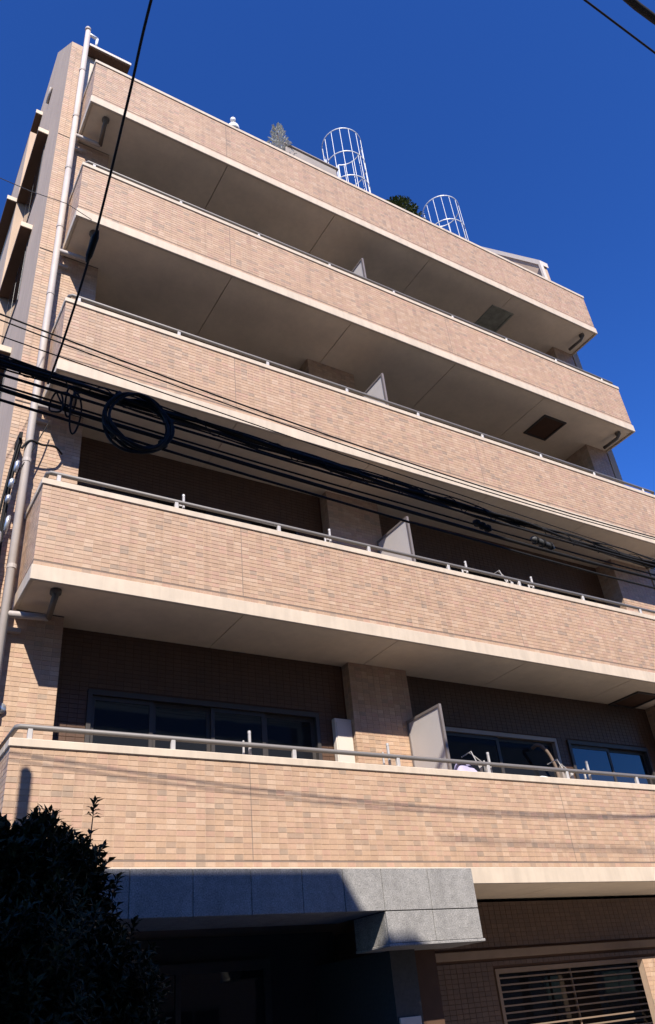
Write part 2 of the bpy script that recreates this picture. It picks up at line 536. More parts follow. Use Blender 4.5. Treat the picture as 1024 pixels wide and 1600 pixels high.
for k, zc in enumerate(ZC):
    zb = zc-PH
    zt0 = zc-1.035                                # bottom of the main tile field
    # parapet core + floor slab as one body
    mb = MB()
    mb.box(0.0045, L-0.0045, 0.0045, 0.15, zb+0.10, zc-0.04)
    mb.box(0.0045, 0.15, 0.15, D+0.01, zb+0.10, zc-0.04)
    mb.box(L-0.15, L-0.0045, 0.15, D+0.01, zb+0.10, zc-0.04)
    bal = mb.build('balcony', 'grout', B)
    mb = MB(); mb.box(0.162, L-0.162, 0.162, 1.74, zb+0.078, zb+0.20)
    mb.build('floor_slab', 'floor', bal)
    mb = MB()  # thin unseen dark lining added to cut light bounced inside the balcony
    mb.box(0.1505, L-0.1505, 0.1505, 0.161, zb+0.10, zc-0.085)
    mb.box(0.1505, 0.161, 0.1612, D, zb+0.10, zc-0.085)
    mb.box(L-0.161, L-0.1505, 0.1612, D, zb+0.10, zc-0.085)
    mb.build('bounce_absorber', 'floor', bal)
    # soffit boards with open joints
    xs = [0.03, JOINTS[0]+0.03, 4.66, JOINTS[1]+0.05, 9.2, L-0.03]
    for a, b in zip(xs[:-1], xs[1:]):
        mb = MB(); mb.box(a+0.006, b-0.006, 0.03, 1.74, zb+0.03, zb+0.075)
        mb.build('soffit_panel', 'soffit', bal)
    # edge band
    mb = MB()
    mb.box(-0.014, L+0.014, -0.014, 0.028, zb, zb+0.175, bev=0.006)
    mb.box(-0.014, 0.028, 0.0282, D+0.012, zb, zb+0.175, bev=0.006)
    mb.box(L-0.028, L+0.014, 0.0282, D+0.012, zb, zb+0.175, bev=0.006)
    mb.build('edge_band', 'cream', bal)
    # coping
    mb = MB()
    mb.box(-0.016, L+0.016, -0.016, 0.172, zc-0.082, zc, bev=0.008)
    mb.box(-0.016, 0.172, 0.1722, D+0.012, zc-0.082, zc, bev=0.008)
    mb.box(L-0.172, L+0.016, 0.1722, D+0.012, zc-0.082, zc, bev=0.008)
    mb.build('coping', 'cream', bal)
    # shadow joint between tile field and starter course
    mb = MB(); mb.box(0.003, L-0.003, 0.0030, 0.02, zt0-0.010, zt0+0.004)
    mb.build('joint', 'sealant', bal)
    for q in JOINTS:
        mb = MB(); mb.box(q-0.005, q+0.005, 0.0015, 0.02, zt0, zc-0.085)
        mb.build('expansion_joint', 'sealant', bal)
    front = tile_cells(0.0, L, zt0+0.005, zc-0.084, JOINTS) + tile_cells(0.0, L, zb+0.177, zt0-0.011, JOINTS)
    if k == 0:
        # the 300 tiles that show largest stand alone, the rest are joined
        def score(c):
            x, z = (c[0]+c[1])/2, (c[2]+c[3])/2
            if (x < 1.35 and z < 3.60) or z < 3.16: return 0
            d = np.array([x, 0, z])-CAM
            r = np.linalg.norm(d)
            return (c[1]-c[0])*(c[3]-c[2])*abs(d[1])/r**3
        order = sorted(front, key=score, reverse=True)
        solo, rest = order[:300], order[300:]
        field('tile_facing', bal, rest, 0.012, 'y', -1)
        w0, h0 = TW-GAP, (zc-0.084-zt0-0.005)/round((zc-0.084-zt0-0.005)/TH)-GAP
        var = []
        for t, wgt in TINTS:
            for s in (0.96, 1.04):
                m_ = MB(); tile_at(m_, (-w0/2, w0/2, -h0/2, h0/2), 0.0, 'y', -1, tuple(x*s for x in t))
                var.append((m_.mesh('tile', 'tile'), wgt))
        for c in solo:
            me = R.choices([v for v, _ in var], [w for _, w in var])[0]
            o = link('tile', me, bal, ((c[0]+c[1])/2, 0.012, (c[2]+c[3])/2))
            o.scale = ((c[1]-c[0])/w0, 1, 1)
    else:
        field('tile_facing', bal, front, 0.012, 'y', -1)
    side = tile_cells(0.0, D, zt0+0.005, zc-0.084) + tile_cells(0.0, D, zb+0.177, zt0-0.011)
    field('tile_facing', bal, side, 0.012, 'x', -1)
    field('tile_facing', bal, side, L-0.012, 'x', 1)
    # handrail
    hz = zc+0.125
    r = 0.026
    mb = MB()
    mb.tube([(0.05, D, hz), (0.05, 0.075, hz), (0.075, 0.05, hz), (L-0.075, 0.05, hz), (L-0.05, 0.075, hz), (L-0.05, D, hz)], r, 10)
    if k < 4:
        mb.build('handrail', 'rail', bal, True)
        for x in rail_posts(k):
            mb = MB(); mb.box(x-0.022, x+0.022, 0.03, 0.07, zc-0.002, hz-0.015, bev=0.004)
            mb.build('handrail_post', 'post', bal)
    else:
        mb = MB(); mb.box(0.0, L, 0.02, 0.05, zc-0.002, zc+0.018)
        mb.build('flashing', 'cream', bal)
    # soffit drain: outlet, run along the soffit and branch to the downpipe
    if k > 0:
        for sx, xx in ((1, 0.30), (-1, L-0.30)):
            mb = MB()
            mb.tube([(xx, 0.20, zb+0.03), (xx, 0.20, zb-0.05), (xx, 0.26, zb-0.09), (xx+0.04*sx, 0.60, zb-0.11)], 0.035, 8)
            mb.tube([(xx, 0.20, zb+0.032), (xx, 0.20, zb-0.02)], 0.06, 10)
            mb.build('drain_pipe', 'darkpipe', bal, True)
        mb = MB()
        mb.tube([(0.34, 0.60, zb-0.11), (0.28, 0.60, zb-0.11), (-0.107, 0.60, zb-0.13)], 0.038, 10)
        mb.build('drain_branch', 'pipe', bal, True)
        mb = MB(); mb.box(-0.05, 0.10, D-0.05, D+0.004, zb-0.26, zb-0.21); mb.build('pipe_bracket', 'pipe', bal)
    # emergency hatch in the soffit
    if k in (1, 3, 4):
        hx = {1: 9.75, 3: 9.57, 4: 8.95}[k]
        mb = MB()
        for a in ((hx, hx+0.62, 0.42, 0.46), (hx, hx+0.62, 1.02, 1.06), (hx, hx+0.04, 0.461, 1.019), (hx+0.58, hx+0.62, 0.461, 1.019)):
            mb.box(a[0], a[1], a[2], a[3], zb+0.005, zb+0.034)
        h = mb.build('ceiling_hatch', 'frame' if k != 4 else 'hatch', bal)
        mb = MB(); mb.box(hx+0.041, hx+0.579, 0.461, 1.019, zb+0.022, zb+0.033)
        tag(mb.build('hatch_lid', 'brown' if k != 4 else 'hatch', bal), 'dark rusty hatch lid' if k != 4 else 'grey metal hatch lid')

# ---- storeys behind the fronts: columns, back walls, windows, partitions
for k in range(4):
    z0, z1 = ZC[k]-PH+0.20, ZC[k+1]-PH+0.03
    WALL = (1.06, 1.17, 1.48, 1.48)[k]
    cfy = (0.90, 0.98, 1.10, 1.10)[k]
    # middle column, right pier
    for (xa, xb, yf) in ((4.40, 5.38, cfy), ((10.70, 10.70, 11.15, 11.15)[k], L-0.02, D)):
        mb = MB(); mb.box(xa+0.0045, xb-0.0045, yf+0.0045, 1.74, z0, z1)
        c = mb.build('column', 'grout', B)
        field('tile_facing', c, tile_cells(xa, xb, z0, z1), yf+0.012, 'y', -1)
        field('tile_facing', c, tile_cells(yf, WALL, z0, z1), xa+0.012, 'x', -1)
    # windows: (x0, x1, top, frame material)
    wt = z0+2.02
    wins = [(0.95, 3.95, wt, 'frame', 4), (5.85, 8.25, wt, 'lightframe' if k == 0 else 'frame', 2), (8.50, 10.4, wt, 'frame', 2)]
    mb = MB()
    cur = 0.545
    for (a, b, t, _, _) in wins:
        mb.box(cur, a, WALL+0.012, 1.74, z0, z1)
        mb.box(a, b, WALL+0.012, 1.74, t, z1)
        cur = b
    mb.box(cur, L-0.03, WALL+0.012, 1.74, z0, z1)
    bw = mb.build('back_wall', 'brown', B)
    holes = [(a, b, z0-1, t) for (a, b, t, _, _) in wins] + [(4.38, 5.40, z0-1, z1+1)]
    if k < 2:
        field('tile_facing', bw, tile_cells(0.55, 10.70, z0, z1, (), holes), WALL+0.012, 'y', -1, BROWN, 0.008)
    for (a, b, t, fm, n) in wins:
        mb = MB()
        mb.box(a, b, WALL-0.02, WALL+0.10, t-0.06, t)
        mb.box(a, b, WALL-0.02, WALL+0.10, z0, z0+0.05)
        mb.box(a, a+0.05, WALL-0.02, WALL+0.10, z0+0.05, t-0.06)
        mb.box(b-0.05, b, WALL-0.02, WALL+0.10, z0+0.05, t-0.06)
        wo = mb.build('window', fm, B)
        w = (b-a-0.1)/n
        for i in range(n):
            xa = a+0.05+i*w
            yy = WALL+0.03+0.035*(i % 2)
            mb = MB()
            mb.box(xa, xa+0.045, yy-0.015, yy+0.015, z0+0.051, t-0.061)
            mb.box(xa+w-0.045, xa+w, yy-0.015, yy+0.015, z0+0.051, t-0.061)
            mb.box(xa+0.045, xa+w-0.045, yy-0.015, yy+0.015, t-0.11, t-0.061)
            mb.box(xa+0.045, xa+w-0.045, yy-0.015, yy+0.015, z0+0.051, z0+0.13)
            mb.build('sash', 'frame', wo)
            mb = MB(); mb.box(xa+0.045, xa+w-0.045, yy-0.004, yy+0.004, z0+0.13, t-0.11)
            mb.build('pane', 'glass', wo)
    # party partition
    x, zt = 5.27, ZC[k]+0.91
    pe = cfy-0.004
    mb = MB(); mb.box(x-0.006, x+0.006, 0.205, pe-0.028, z0+0.06, zt-0.035)
    pn = mb.build('partition', 'panel', B)
    mb = MB()
    mb.box(x-0.018, x+0.018, 0.172, 0.205, z0, zt)
    mb.box(x-0.018, x+0.018, pe-0.028, pe, z0, zt)
    mb.box(x-0.018, x+0.018, 0.205, pe-0.028, zt-0.035, zt)
    mb.build('partition_frame', 'railframe', pn)

# laundry brackets on the parapets
def bracket(parent, x, zc, kind):
    mb = MB()
    mb.box(x-0.013, x+0.013, 0.105, 0.135, zc-0.004, zc+(0.27 if kind != 'arm' else 0.16), bev=0.004)
    if kind == 'pair':
        mb.box(x-0.070, x-0.050, 0.14, 0.165, zc-0.004, zc+0.20, bev=0.004)
        mb.box(x-0.05, x-0.018, 0.12, 0.14, zc+0.13, zc+0.16)
        mb.tube([(x, 0.12, zc+0.27), (x, 0.12, zc+0.30)], 0.018, 10)
    if kind == 'arm':
        mb.tube([(x, 0.12, zc+0.05), (x-0.10, 0.14, zc+0.30), (x-0.13, 0.30, zc+0.27)], 0.009, 6)
        mb.tube([(x-0.11, 0.16, zc+0.29), (x+0.16, 0.15, zc+0.12)], 0.008, 6)
        mb.box(x+0.09, x+0.13, 0.12, 0.15, zc-0.004, zc+0.13, bev=0.004)
    mb.build('laundry_bracket', 'post', parent)
balc = [o for o in B.children if o.name.startswith('balcony')]
balc.sort(key=lambda o: min(v.co.z for v in o.data.vertices))
for x, kd in ((2.47, 'pair'), (4.30, 'pair'), (5.72, 'arm'), (5.88, 'pair'), (7.25, 'arm'), (7.70, 'pair')):
    bracket(balc[0], x, ZC[0], kd)
for x, kd in ((1.69, 'pair'), (3.80, 'pair'), (6.2, 'pair'), (7.0, 'arm'), (7.55, 'pair')):
    bracket(balc[1], x, ZC[1], kd)

# ---- downpipe with clamps
mb = MB(); mb.tube([(-0.115, 0.60, GZ), (-0.10, 0.60, 17.80)], 0.047, 14)
dp = mb.build('downpipe', 'pipe', B, True)
for i in range(12):
    z = 1.9+1.45*i
    mb = MB(); mb.tube([(-0.107, 0.60, z), (-0.107, 0.60, z+0.05)], 0.053, 14)
    mb.box(-0.12, -0.09, 0.65, D+0.004, z+0.01, z+0.04)
    mb.build('pipe_clamp', 'pipe', dp)
mb = MB()
mb.tube([(-0.10, 0.60, 17.74), (0.08, 0.60, 17.70)], 0.03, 10)
mb.tube([(0.08, 0.60, 17.70), (0.08, 0.64, 17.46)], 0.025, 10)
mb.build('pipe_elbow', 'whitemetal', dp, True)
# little roof slab and head beam at the top of the pier
mb = MB(); mb.box(-0.04, 0.74, 0.62, 1.3, 17.36, 17.44); re_ = mb.build('roof_edge', 'brown', B)  # brown slab has the shade of its underside put into its colour
mb = MB(); mb.box(-0.04, 0.75, 0.60, 0.619, 17.385, 17.45); mb.build('fascia', 'whitebox', re_)  # pale strip paints in the sunlit slab edge
mb = MB(); mb.box(-0.09, 0.16, D+0.02, 1.2, 14.9, 17.38); mb.build('pier_return', 'cream', B)
# round vent on the pier
mb = MB()
mb.tube([(0.0, D+0.004, 4.745), (0.0, D-0.035, 4.745)], 0.055, 16)
vn = mb.build('vent_cap', 'steel', B, True)

# roof deck behind the top front
mb = MB(); mb.box(0.16, L-0.16, 0.16, 2.74, 14.72, 14.90)
mb.build('roof_deck', 'paving', B)

# ---- ground floor: entrance canopy in granite, recess, wall with louvred window
CY = -0.30
mb = MB()
mb.box(-0.68, 4.88, CY+0.03, 0.60, 2.69, 3.03)
mb.box(3.73, 4.87, CY+0.03, 0.30, 2.38, 2.685)
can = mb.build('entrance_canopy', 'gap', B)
xs = [-0.70, -0.12, 0.48, 1.06, 1.643, 2.219, 2.763, 3.23, 3.695, 4.29, 4.905]
for a, b in zip(xs[:-1], xs[1:]):
    mb = MB(); mb.box(a+0.003, b-0.003, CY, CY+0.03, 2.664, 3.055, bev=0.004)
    mb.build('granite_panel', 'granite', can)
    mb = MB(); mb.box(a+0.003, b-0.003, CY+0.0305, 0.02, 3.032, 3.057); mb.build('granite_panel', 'granite', can)
    if b < 3.7:
        mb = MB(); mb.box(a+0.003, b-0.003, CY+0.031, 0.6, 2.664, 2.688); mb.build('granite_panel', 'granite', can)
for a, b in ((3.697, 4.285), (4.285, 4.905)):
    mb = MB(); mb.box(a+0.003, b-0.003, CY, CY+0.03, 2.375, 2.657, bev=0.004); mb.build('granite_panel', 'granite', can)
mb = MB(); mb.box(3.697, 3.728, CY+0.031, 0.30, 2.375, 2.657); mb.build('granite_panel', 'granite', can)
mb = MB(); mb.box(4.872, 4.902, CY+0.031, 0.60, 2.375, 3.05); mb.build('granite_panel', 'granite', can)
mb = MB(); mb.box(3.69, 4.92, CY-0.012, 0.31, 2.345, 2.372, bev=0.005); mb.build('drip_edge', 'granite', can)

# entrance recess
mb = MB()
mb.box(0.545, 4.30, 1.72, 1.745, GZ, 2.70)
mb.build('entrance_wall', 'gap', B)  # near-black wall colour stands in for the shade of the recess
mb = MB()
mb.box(1.2, 3.4, 1.66, 1.715, GZ, GZ+0.05); mb.box(1.2, 3.4, 1.66, 1.715, 2.35, 2.45)
mb.box(1.2, 1.28, 1.66, 1.715, GZ+0.05, 2.35); mb.box(3.32, 3.4, 1.66, 1.715, GZ+0.05, 2.35); mb.box(2.27, 2.33, 1.66, 1.715, GZ+0.05, 2.35)
dr = mb.build('entrance_door', 'frame', B)
for a, b in ((1.28, 2.27), (2.33, 3.32)):
    mb = MB(); mb.box(a, b, 1.68, 1.69, GZ+0.05, 2.35); mb.build('pane', 'glass', dr)
mb = MB(); mb.box(4.00, 4.32, 0.15, 1.74, GZ, 2.345); mb.build('entrance_pillar', 'shadestone', B)
mb = MB(); mb.box(4.33, 4.72, 0.32, 1.74, GZ, 2.66); mb.build('entrance_pillar', 'brown', B)
mb = MB(); mb.box(4.02, 4.28, 0.125, 0.149, 1.45, 1.755, bev=0.004)
tag(mb.build('notice_plate', 'whitebox', B), 'pale notice plate on entrance pillar')

W1 = 1.36
mb = MB()
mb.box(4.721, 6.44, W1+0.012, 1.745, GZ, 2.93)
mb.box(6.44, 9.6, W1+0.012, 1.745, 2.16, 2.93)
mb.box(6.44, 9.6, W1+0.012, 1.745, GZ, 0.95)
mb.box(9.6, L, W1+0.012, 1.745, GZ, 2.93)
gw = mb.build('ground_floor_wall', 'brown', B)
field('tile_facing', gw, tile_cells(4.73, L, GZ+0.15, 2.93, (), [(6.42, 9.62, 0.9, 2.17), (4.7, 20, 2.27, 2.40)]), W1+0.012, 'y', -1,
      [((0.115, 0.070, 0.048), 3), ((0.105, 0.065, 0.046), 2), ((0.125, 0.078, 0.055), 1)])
mb = MB(); mb.box(4.73, L, W1-0.04, W1+0.0115, 2.275, 2.37, bev=0.006); mb.build('wall_ledge', 'ledge', gw)
# louvred window
mb = MB()
mb.box(6.44, 9.6, W1-0.01, W1+0.06, 2.10, 2.155); mb.box(6.44, 9.6, W1-0.01, W1+0.06, 0.955, 1.0)
mb.box(6.44, 6.49, W1-0.01, W1+0.06, 1.0, 2.10); mb.box(9.55, 9.6, W1-0.01, W1+0.06, 1.0, 2.10)
mb.box(7.79, 7.815, W1+0.03, W1+0.055, 1.0, 2.10)
lw = mb.build('louvered_window', 'slat', B)
z = 2.05
while z > 1.02:
    mb = MB(); mb.box(6.491, 9.549, W1-0.005, W1+0.02, z-0.009, z+0.009); mb.build('slat', 'slat', lw)
    z -= 0.0755
mb = MB(); mb.box(6.49, 9.55, W1+0.25, W1+0.27, 1.0, 2.10); mb.build('pane', 'glass', lw)
# ground floor pier on the right
mb = MB(); mb.box(8.5845, 9.25, 0.8045, 0.90, GZ, 2.11)
gp = mb.build('pier', 'grout', B)
field('tile_facing', gp, tile_cells(8.58, 9.26, GZ+0.15, 2.11), 0.812, 'y', -1)

# ------------------------------------------------------------------ things on the balconies and the roof
# white cabinet beside the column on the lowest balcony
c = empty('storage_cabinet', 'narrow white cabinet beside tiled column on the lowest balcony', 'cabinet', (4.28, 1.05, ZC[0]-PH+0.20))
mb = MB(); mb.box(-0.14, 0.118, -0.08, -0.0, 0.0, 1.95, bev=0.006); mb.build('body', 'whitebox', c)
mb = MB(); mb.box(-0.125, 0.105, -0.092, -0.081, 0.05, 1.90, bev=0.003); mb.build('door', 'whitebox', c)
mb = MB(); mb.box(0.07, 0.085, -0.11, -0.093, 0.8, 0.95); mb.build('handle', 'steel', c)

def cloth(name, label, cat, mat, x0, x1, y0, y1, base, hump, loc):
    mb = MB(); n, m = 14, 8
    rr = random.Random(hash(mat) % 100 if False else len(name))
    for i in range(n+1):
        for j in range(m+1):
            u, v = i/n, j/m
            e = math.sin(math.pi*u)**0.6*math.sin(math.pi*v)**0.5
            mb.v.append((x0+(x1-x0)*u, y0+(y1-y0)*v, base+hump*e*(0.75+0.25*math.sin(7*u+3*v))*(1-0.55*u)))
    for i in range(n):
        for j in range(m):
            a = i*(m+1)+j
            mb.f.append((a, a+m+1, a+m+2, a+1))
    o = mb.build(name, mat, None, True, loc)
    return tag(o, label, cat)
cloth('laundry', 'lavender cloth bundle on the coping by the lowest partition', 'laundry', 'lavender', -0.02, 0.30, -0.06, 0.10, 0.0, 0.30, (5.31, 0.10, ZC[0]))
cloth('towel', 'folded white towel lying on the lowest coping between laundry arms', 'towel', 'whitecloth', -0.16, 0.20, -0.06, 0.06, 0.0, 0.05, (6.78, 0.08, ZC[0]))
cloth('towel', 'crumpled white cloth on the second coping left of the column', 'towel', 'whitecloth', -0.12, 0.25, -0.05, 0.06, 0.0, 0.06, (2.75, 0.08, ZC[1]))

mb = MB(); mb.tube(smooth_pts([(0, 0.06, 0), (0.02, -0.05, 0.02), (0.10, -0.10, -0.06), (0.20, -0.10, -0.22), (0.26, -0.09, -0.45), (0.27, -0.09, -1.2)], 6), 0.028, 10)
tag(mb.build('duct_hose', 'ledge', None, True, (7.72, 1.02, 4.98)), 'curved duct hose by the lowest right window', 'hose')

# globe lamp on the top coping
c = empty('garden_lamp', 'white globe lamp on a dish standing on the top parapet', 'lamp', (2.60, 0.08, ZC[4]))
mb = MB(); mb.tube([(0, 0, 0), (0, 0, 0.12), (0, 0, 0.13)], [0.12, 0.11, 0.04], 16); mb.build('base', 'lamp', c, True)
mb = MB(); mb.tube([(0, 0, 0.13), (0, 0, 0.32)], 0.018, 8); mb.build('stem', 'steel', c, True)
mb = MB(); mb.sphere((0, 0, 0.37), 0.055); mb.build('globe', 'lamp', c, True)

# ladder cages
def cage(label, x, y, z0, z1, r):
    c = empty('ladder_cage', label, 'ladder', (x, y, z0), 'white ladder cages on the roof')
    H = z1-z0
    for i in range(14):
        t = 2*math.pi*i/14
        if abs(math.sin(t)-1) < 0.08: continue
        mb = MB(); p = (r*math.cos(t), r*math.sin(t))
        mb.tube([(p[0], p[1], 0.3), (p[0], p[1], H)], 0.008, 6); mb.build('bar', 'cagemetal', c)
    z = H
    while z > 0.3:
        mb = MB()
        a = np.linspace(-0.5*math.pi-2.75, -0.5*math.pi+2.75, 33)
        vs, fs = [], []
        for t in a:
            for (dr, dz) in ((0.0, -0.03), (0.014, -0.03), (0.014, 0.0), (0.0, 0.0)):
                vs.append(((r+dr)*math.cos(t), (r+dr)*math.sin(t), z+dz))
        for i in range(len(a)-1):
            for q in range(4):
                fs.append((i*4+q, (i+1)*4+q, (i+1)*4+(q+1) % 4, i*4+(q+1) % 4))
        fs += [(0, 1, 2, 3), tuple(len(vs)-1-q for q in range(4))]
        mb.add(vs, fs); mb.build('hoop', 'cagemetal', c)
        z -= 1.0
    for s in (-0.2, 0.2):
        mb = MB(); mb.box(s-0.015, s+0.015, r-0.03, r+0.02, 0.0, H); mb.build('rail', 'whitemetal', c)
    k = 0.3
    while k < H-0.1:
        mb = MB(); mb.tube([(-0.2, r, k), (0.2, r, k)], 0.011, 6); mb.build('rung', 'whitemetal', c); k += 0.3
    return c
cage('larger white ladder cage on the roof, left of the round bush', 6.80, 2.0, 17.0, 21.15, 0.52)
cage('smaller looking white ladder cage on the roof, right of the round bush', 9.98, 2.0, 17.0, 20.42, 0.50)
mb = MB(); mb.box(0.2, L-0.2, 1.2, 2.74, 14.91, 17.0)
mb.build('roof_deck', 'paving', B)

# leaves
def leaf(mb, p, d, n, l, w, curl=0.25):
    d = d.normalized(); s = d.cross(n)
    if s.length < 1e-3: s = d.orthogonal()
    s.normalize(); n = s.cross(d)
    a = p; m1 = p + d*l*0.5 - n*0.02*l; t = p + d*l - n*curl*l
    e1 = p + d*l*0.5 + s*w*0.5 + n*w*0.2; e2 = p + d*l*0.5 - s*w*0.5 + n*w*0.2
    mb.add([a, e1, t, e2, m1], [(0, 4, 1), (1, 4, 2), (0, 3, 4), (3, 2, 4)])

# roof planting
c = empty('planter_box', 'long grey planter trough behind the top parapet', 'planter', (4.45, 0.40, 14.90))
mb = MB(); mb.box(-0.60, 0.60, -0.15, 0.15, 0.0, 1.68, bev=0.015); mb.build('trough', 'terracotta', c)
mb = MB(); mb.box(-0.64, 0.64, -0.18, 0.18, 1.681, 1.73, bev=0.01); mb.build('rim', 'terracotta', c)
def conifer():
    c = empty('conifer_shrub', 'small pale silvery conifer poking above the top parapet', 'shrub', (3.78, 0.40, 14.90))
    mb = MB(); mb.tube([(0, 0, 0.0), (0.01, 0, 1.4), (0, 0, 2.38)], [0.04, 0.03, 0.008], 8); mb.build('trunk', 'bark', c, True)
    mb = MB(); rr = random.Random(3)
    for i in range(90):
        z = 0.9+1.5*rr.random()**0.8
        a = rr.uniform(0, 6.28)
        ln = 0.34*(2.55-z)/1.5+0.05
        d = Vector((math.cos(a), math.sin(a), rr.uniform(0.4, 0.9))).normalized()
        p0 = Vector((0, 0, z))
        for q in range(9):
            p = p0 + d*ln*(0.2+0.8*q/8)
            leaf(mb, p, (d+Vector((rr.uniform(-.7,.7), rr.uniform(-.7,.7), rr.uniform(-.2,.6)))), Vector((rr.uniform(-1,1), rr.uniform(-1,1), 1)), 0.07, 0.03)
    mb.build('crown', 'silver', c)
conifer()
def roundbush():
    c = empty('round_bush', 'rounded green bush on the roof between the two ladder cages', 'shrub', (6.85, 0.42, 14.90))
    mb = MB(); mb.tube([(0, 0, 0), (0.02, 0, 1.5)], [0.05, 0.03], 8); mb.build('trunk', 'bark', c, True)
    mb = MB(); rr = random.Random(5)
    for i in range(1800):
        v = Vector((rr.gauss(0, 1), rr.gauss(0, 1), rr.gauss(0, 1))).normalized()
        rad = rr.uniform(0.55, 1.05)*(1+0.12*math.sin(5*v.x+2)+0.1*math.sin(7*v.z))
        p = Vector((v.x*0.50*rad, v.y*0.26*rad, 1.52+v.z*0.40*rad))
        leaf(mb, p, v+Vector((rr.uniform(-.8,.8), rr.uniform(-.8,.8), rr.uniform(-.3,.8))), Vector((rr.uniform(-1,1), rr.uniform(-1,1), 1)), 0.085, 0.04)
    mb.build('crown', 'bushleaf', c)
roundbush()

# ------------------------------------------------------------------ evergreen tree in front of the entrance
def evergreen():
    c = empty('evergreen_tree', 'dark leafy evergreen in shade in front of the entrance', 'tree', (-0.33, -2.0, GZ+0.0))
    g = GZ
    rr = random.Random(11)
    mb = MB()
    mb.tube([(0, 0, 0), (0.03, 0.02, 0.5), (-0.02, 0.0, 1.1), (0.02, 0.03, 2.2)], [0.085, 0.07, 0.06, 0.02], 10)
    CZ = 1.70-g
    tw = []
    def ell(v):
        k = 1+0.10*math.sin(6*v.x+1.3*v.z)+0.08*math.sin(9*v.z+4*v.y)+0.06*math.sin(13*v.x+5)
        return Vector((v.x*1.10*k, v.y*0.85*k, CZ+v.z*1.17*k))
    for i in range(60):
        v = Vector((rr.gauss(0,1), rr.gauss(0,1), rr.gauss(0.25,0.9))).normalized()
        e = ell(v)*0.8; e.z = CZ+(ell(v).z-CZ)*0.8
        s = Vector((0.0, 0.0, max(0.5, min(1.9, e.z*0.6))))
        mb.tube([s, s.lerp(e, 0.5)+Vector((0, 0, 0.06)), e], [0.022, 0.013, 0.006], 5, False)
    mb.build('trunk', 'bark', c, True)
    mb = MB(); st = MB()
    for i in range(6500):
        v = Vector((rr.gauss(0,1), rr.gauss(0,1), rr.gauss(0.15,1))).normalized()
        e = ell(v); f = rr.uniform(0.70, 1.0) if rr.random() < 0.85 else rr.uniform(0.35, 0.7)
        e = Vector((e.x*f, e.y*f, CZ+(e.z-CZ)*f))
        d = (v*0.8+Vector((rr.uniform(-.4,.4), rr.uniform(-.4,.4), rr.uniform(0.1,.9)))).normalized()
        ln = rr.uniform(0.07, 0.14)
        b0 = e-d*ln
        st.tube([b0, e], [0.004, 0.002], 4, False)
        twig(mb, rr, b0, d, ln, rr.randint(8, 11))
    for i in range(1300):
        v = Vector((rr.gauss(0,1), rr.gauss(0,1), rr.gauss(0.3,1))).normalized()
        f = rr.uniform(0.6, 1.03)
        e = Vector((0.14+v.x*0.52*f, v.y*0.42*f, 2.46+v.z*0.38*f*(1+0.15*math.sin(9*v.x))))
        d = (v*0.7+Vector((rr.uniform(-.4,.4), rr.uniform(-.4,.4), rr.uniform(0.2,1.0)))).normalized()
        ln = rr.uniform(0.07, 0.15)
        st.tube([e-d*ln, e], [0.004, 0.002], 4, False)
        twig(mb, rr, e-d*ln, d, ln, rr.randint(7, 10))
    # long shoots above the crown
    for (x, y, z0, z1, dx) in ((0.50, 0.0, 2.45, 2.98, 0.05), (0.24, -0.05, 2.5, 2.86, -0.02), (0.05, 0.1, 2.55, 2.80, 0.02), (0.36, 0.05, 2.4, 2.70, 0.04),
                               (0.62, -0.05, 2.20, 2.50, 0.10), (0.74, 0.0, 1.9, 2.25, 0.12), (0.86, 0.0, 1.6, 1.95, 0.12)):
        a, b = Vector((x, y, z0)), Vector((x+dx, y, z1))
        st.tube([a, a.lerp(b, 0.5)+Vector((0.01, 0, 0)), b], [0.007, 0.005, 0.003], 5, False)
        d = (b-a).normalized()
        for q in (0.25, 0.55):
            twig(mb, rr, a.lerp(b, q), d, 0.03, 4)
        twig(mb, rr, b-d*0.10, d, 0.10, 14)
    st.build('twigs', 'bark', c)
    mb.build('crown', 'leaf', c)
def twig(mb, rr, p, d, ln, n):
    s = d.orthogonal().normalized(); w = d.cross(s)
    for k in range(n):
        a = 2.4*k+rr.uniform(-.4, .4); t = k/max(1, n-1)
        o = s*math.cos(a)+w*math.sin(a)
        dd = o*(1.0-0.55*t)+d*(0.35+0.6*t)
        leaf(mb, p+d*ln*t, dd, d+Vector((rr.uniform(-.3,.3), rr.uniform(-.3,.3), 0.5)), rr.uniform(0.055, 0.08), rr.uniform(0.026, 0.036), rr.uniform(0.1, 0.45))
evergreen()

# ------------------------------------------------------------------ overhead cables
def smooth(pts, n=8):
    P = [Vector(p) for p in pts]
    out = []
    for i in range(len(P)-1):
        p0, p1, p2, p3 = P[max(i-1, 0)], P[i], P[i+1], P[min(i+2, len(P)-1)]
        for q in range(n):
            t = q/n
            out.append(0.5*((2*p1)+(p2-p0)*t+(2*p0-5*p1+4*p2-p3)*t*t+(3*p1-p0-3*p2+p3)*t**3))
    return out+[P[-1]]
def cable(name, label, pts, r, mat='black', n=8, grp='overhead cables across the facade', jit=0.0):
    p = smooth(pts, n)
    if jit:
        rr = random.Random(len(pts)*31+int(r*1e5))
        p = [q+Vector((0, rr.uniform(-jit, jit), rr.uniform(-jit, jit))) for q in p]
    base = p[0].copy()
    mb = MB(); mb.tube([q-base for q in p], r, 8)
    o = mb.build(name, mat, None, True, base)
    return tag(o, label, 'cable', grp)
LX = -1.2
NX = 26.0
